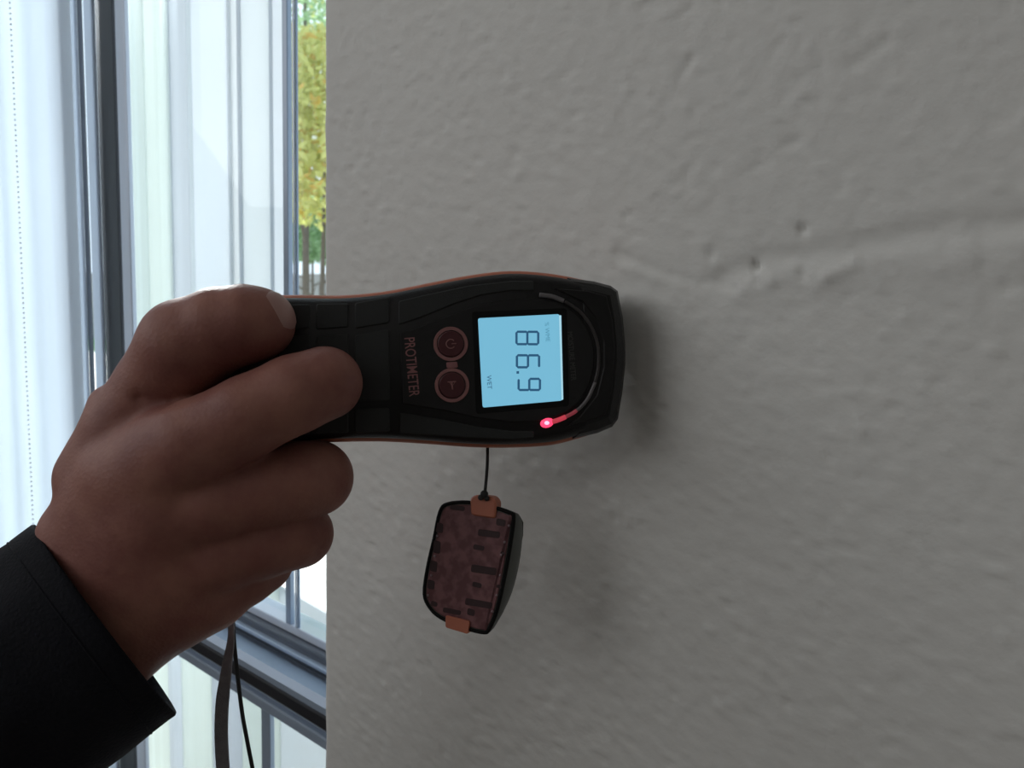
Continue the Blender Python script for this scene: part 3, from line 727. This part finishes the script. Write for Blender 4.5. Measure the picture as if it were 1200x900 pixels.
# small fold of skin at the wrist side of the thumb
SD = smin(SD, chain(G, [(122, 470, .236, 15), (140, 500, .234, 24)]), .004)
def groove(pix, d, w, dep):
    global SD
    SD = smax(SD, -(chain(G, [(x, y, d, w) for x, y in pix]) ) - (w * d / F - dep), .0012) if False else SD
# creases: knuckle folds and the line between thumb and hand
def crease(pts3, w, dep):
    global SD
    A = [hp(*p) for p in pts3]; best = None
    for a, c in zip(A, A[1:]):
        ab = c - a; v = G - a; t = np.clip((v @ ab) / (ab @ ab), 0, 1); q = v - t[..., None] * ab
        q = q * np.array([1, 1, .25]); dd = (q ** 2).sum(-1); best = dd if best is None else np.minimum(best, dd)
    SD = SD + dep * np.exp(-best / w ** 2)
crease([(160, 466, .222), (190, 474, .218), (225, 462, .214), (262, 440, .212)], .0014, .0016)
crease([(262, 603, .212), (280, 612, .212), (300, 612, .212)], .0010, .0009)
crease([(272, 622, .214), (295, 622, .214)], .0009, .0005)
crease([(248, 655, .216), (275, 662, .217)], .0010, .0005)
crease([(236, 384, .208), (240, 405, .208), (238, 420, .208)], .0010, .0004)
crease([(248, 384, .208), (252, 402, .208)], .0008, .0003)
crease([(318, 430, .205), (325, 450, .205), (330, 470, .206)], .0009, .0003)
crease([(215, 515, .208), (235, 535, .207), (245, 550, .208)], .0012, .0004)
def surface_nets(S_, lo, res):
    ins_ = S_ < 0
    c8 = [(i, j, k) for i in (0, 1) for j in (0, 1) for k in (0, 1)]
    nx, ny, nz = [s - 1 for s in S_.shape]
    cnt = sum(ins_[i:i + nx, j:j + ny, k:k + nz].astype(np.int8) for i, j, k in c8)
    act = (cnt > 0) & (cnt < 8); idx = -np.ones((nx, ny, nz), int); cells = np.argwhere(act); idx[act] = np.arange(len(cells))
    acc = np.zeros((len(cells), 3)); num = np.zeros(len(cells))
    vals = {c: S_[cells[:, 0] + c[0], cells[:, 1] + c[1], cells[:, 2] + c[2]] for c in c8}
    for a in c8:
        for d in range(3):
            if a[d]: continue
            c = list(a); c[d] = 1; c = tuple(c); va, vb = vals[a], vals[c]; m = (va < 0) != (vb < 0)
            t = np.where(m, va / np.where(m, va - vb, 1), 0); p = np.array(a, float)[None] + 0 * acc; p[:, d] = t
            acc[m] += p[m]; num[m] += 1
    V = lo + (cells + acc / num[:, None]) * res; Fc = []
    for d in range(3):
        u, v = (d + 1) % 3, (d + 2) % 3
        sl0 = [slice(None)] * 3; sl1 = [slice(None)] * 3; sl0[d] = slice(0, -1); sl1[d] = slice(1, None)
        ch_ = np.argwhere(ins_[tuple(sl0)] != ins_[tuple(sl1)])
        ch_ = ch_[(ch_[:, u] > 0) & (ch_[:, v] > 0) & (ch_[:, u] < S_.shape[u] - 1) & (ch_[:, v] < S_.shape[v] - 1)]
        eu = np.zeros(3, int); eu[u] = 1; ev = np.zeros(3, int); ev[v] = 1
        q = [ch_ - eu - ev, ch_ - ev, ch_, ch_ - eu]
        f = np.stack([idx[tuple(k.T)] for k in q], 1)
        flip = ~ins_[tuple(ch_.T)]; f[flip] = f[flip][:, ::-1]; Fc.append(f)
    return V, np.concatenate(Fc)
V, Fq = surface_nets(SD, lo, res)
Fq = Fq[(Fq >= 0).all(1)]
# relax the net
e = np.concatenate([Fq[:, [0, 1]], Fq[:, [1, 2]], Fq[:, [2, 3]], Fq[:, [3, 0]]]); e = np.concatenate([e, e[:, ::-1]])
deg = np.bincount(e[:, 0], minlength=len(V))[:, None]
for it in range(4):
    A = np.stack([np.bincount(e[:, 0], weights=V[e[:, 1], k], minlength=len(V)) for k in range(3)], 1) / np.maximum(deg, 1)
    V = V + .5 * (A - V)
print('hand', len(V), len(Fq))
base = P(100, 720, .24)
person = empty('person', loc=base)
tag(person, 'hand and forearm in a black sleeve, gripping the black moisture meter', 'person')
Mn = np.array(M); Vw = V @ Mn[:3, :3].T + Mn[:3, 3] - np.array(base)
me = bpy.data.meshes.new('hand'); me.from_pydata(Vw.tolist(), [], Fq.tolist()); me.update()
hand = link('hand', me, MT['skin'], person, True)
# thumb nail, seen nearly edge on at the tip of the thumb
from mathutils.bvhtree import BVHTree
hb = BVHTree.FromPolygons([Vector(v) for v in Vw.tolist()], Fq.tolist())
R3 = M.to_3x3()
def nail(c, u, n_, L, Wd):
    u = (u - n_ * u.dot(n_)).normalized(); v = n_.cross(u)
    b = bmesh.new(); g = []; K_ = 12; top_, bot_ = [], []
    for i in range(K_ + 1):
        ra, rb = [], []
        for j in range(K_ + 1):
            s, t = i / K_ * 2 - 1, j / K_ * 2 - 1
            x, y = s * math.sqrt(1 - .38 * t * t), t * math.sqrt(1 - .38 * s * s)
            o_ = c + u * x * L / 2 + v * y * Wd / 2 + n_ * .02
            h = hb.ray_cast(o_, -n_)[0] or (o_ - n_ * .02)
            ra.append(b.verts.new(h + n_ * (.00035 if max(abs(s), abs(t)) < .95 else .00005))); rb.append(b.verts.new(h - n_ * .0004))
        top_.append(ra); bot_.append(rb)
    for i in range(K_):
        for j in range(K_):
            b.faces.new((top_[i][j], top_[i + 1][j], top_[i + 1][j + 1], top_[i][j + 1])); b.faces.new((bot_[i][j + 1], bot_[i + 1][j + 1], bot_[i + 1][j], bot_[i][j]))
    return obj('fingernail', b, MT['nail'], hand, True)
nn = R3 @ Vector((.93, .30, .16)).normalized()
nail(P(306, 372, .2285) - base, R3 @ Vector((.45, -.8, -.1)), nn, .0125, .0115)
# jacket sleeve
axis2 = Vector((-.78, -.625))            # picture direction of the arm (y up), away from the hand
nrm2 = Vector((.625, -.78))
cen = Vector((123.5, -725))
b = bmesh.new(); rings = []
def sleeve_ring(t, hw, hd, depth, seg=56, wob=0.0, tilt=0.0):
    c = cen + axis2 * t; ring_ = []
    for k in range(seg):
        a = 2 * math.pi * k / seg; ca, sa = math.cos(a), math.sin(a)
        q = c + nrm2 * hw * ca - axis2 * tilt * ca
        rr = 1 + wob * noise.noise(Vector((ca * 1.6, sa * 1.6, t * .012)))
        q = c + (q - c) * rr
        # the cuff opening is a shallow curve as seen from the front
        q = q + axis2 * (6 * sa * max(0, 1 - t / 60))
        ring_.append(P(q.x, -q.y, depth - hd * sa * rr))
    return ring_
spec = [(20, 124, .022, .2385, .0), (6, 134, .0248, .2385, 0), (0, 138, .0264, .2385, .0), (3, 140, .0272, .2385, .0), (12, 140, .0275, .2385, .01), (34, 140, .0275, .2385, .02), (38, 139.2, .0273, .2385, .02), (42, 140, .0275, .2385, .02),
        (80, 142, .0280, .238, .10), (120, 141, .0282, .238, .13), (170, 146, .0295, .2375, .13), (230, 150, .031, .237, .14), (320, 158, .033, .237, .15), (450, 168, .036, .238, .14), (600, 175, .039, .240, .12), (800, 190, .043, .243, .08)]
for t, hw, hd, dp, wb in spec: rings.append([b.verts.new(p - base) for p in sleeve_ring(t, hw, hd, dp, wob=wb, tilt=-4)])
for a, c in zip(rings, rings[1:]):
    for i in range(len(a)): b.faces.new((a[i], a[(i + 1) % len(a)], c[(i + 1) % len(a)], c[i]))
b.faces.new(rings[-1])
slv = obj('jacket_sleeve', b, MT['cloth'], person, True); slv['label'] = 'black jacket sleeve with a stitched cuff'
b = bmesh.new()
pr = sleeve_ring(38, 139.4, .0273, .2385, wob=.02, tilt=-4); pr.append(pr[0])
tube(b, [p - base for p in pr], .0004, 6)
obj('cuff_seam', b, MT['cloth'], slv, True)

nb = [DM @ Vector((x, y, -21.5 * mm)) for x, y in nose]
print('nose back max y', max(p.y for p in nb), 'edge x', EDGE, 'win z', zsill, zl_top, zl_front, zl_bot, 'sleeve max', )
print('hand bounds', [(min(o_.data.vertices, key=lambda v: v.co[i]).co[i]) for o_ in [hand] for i in range(3)])
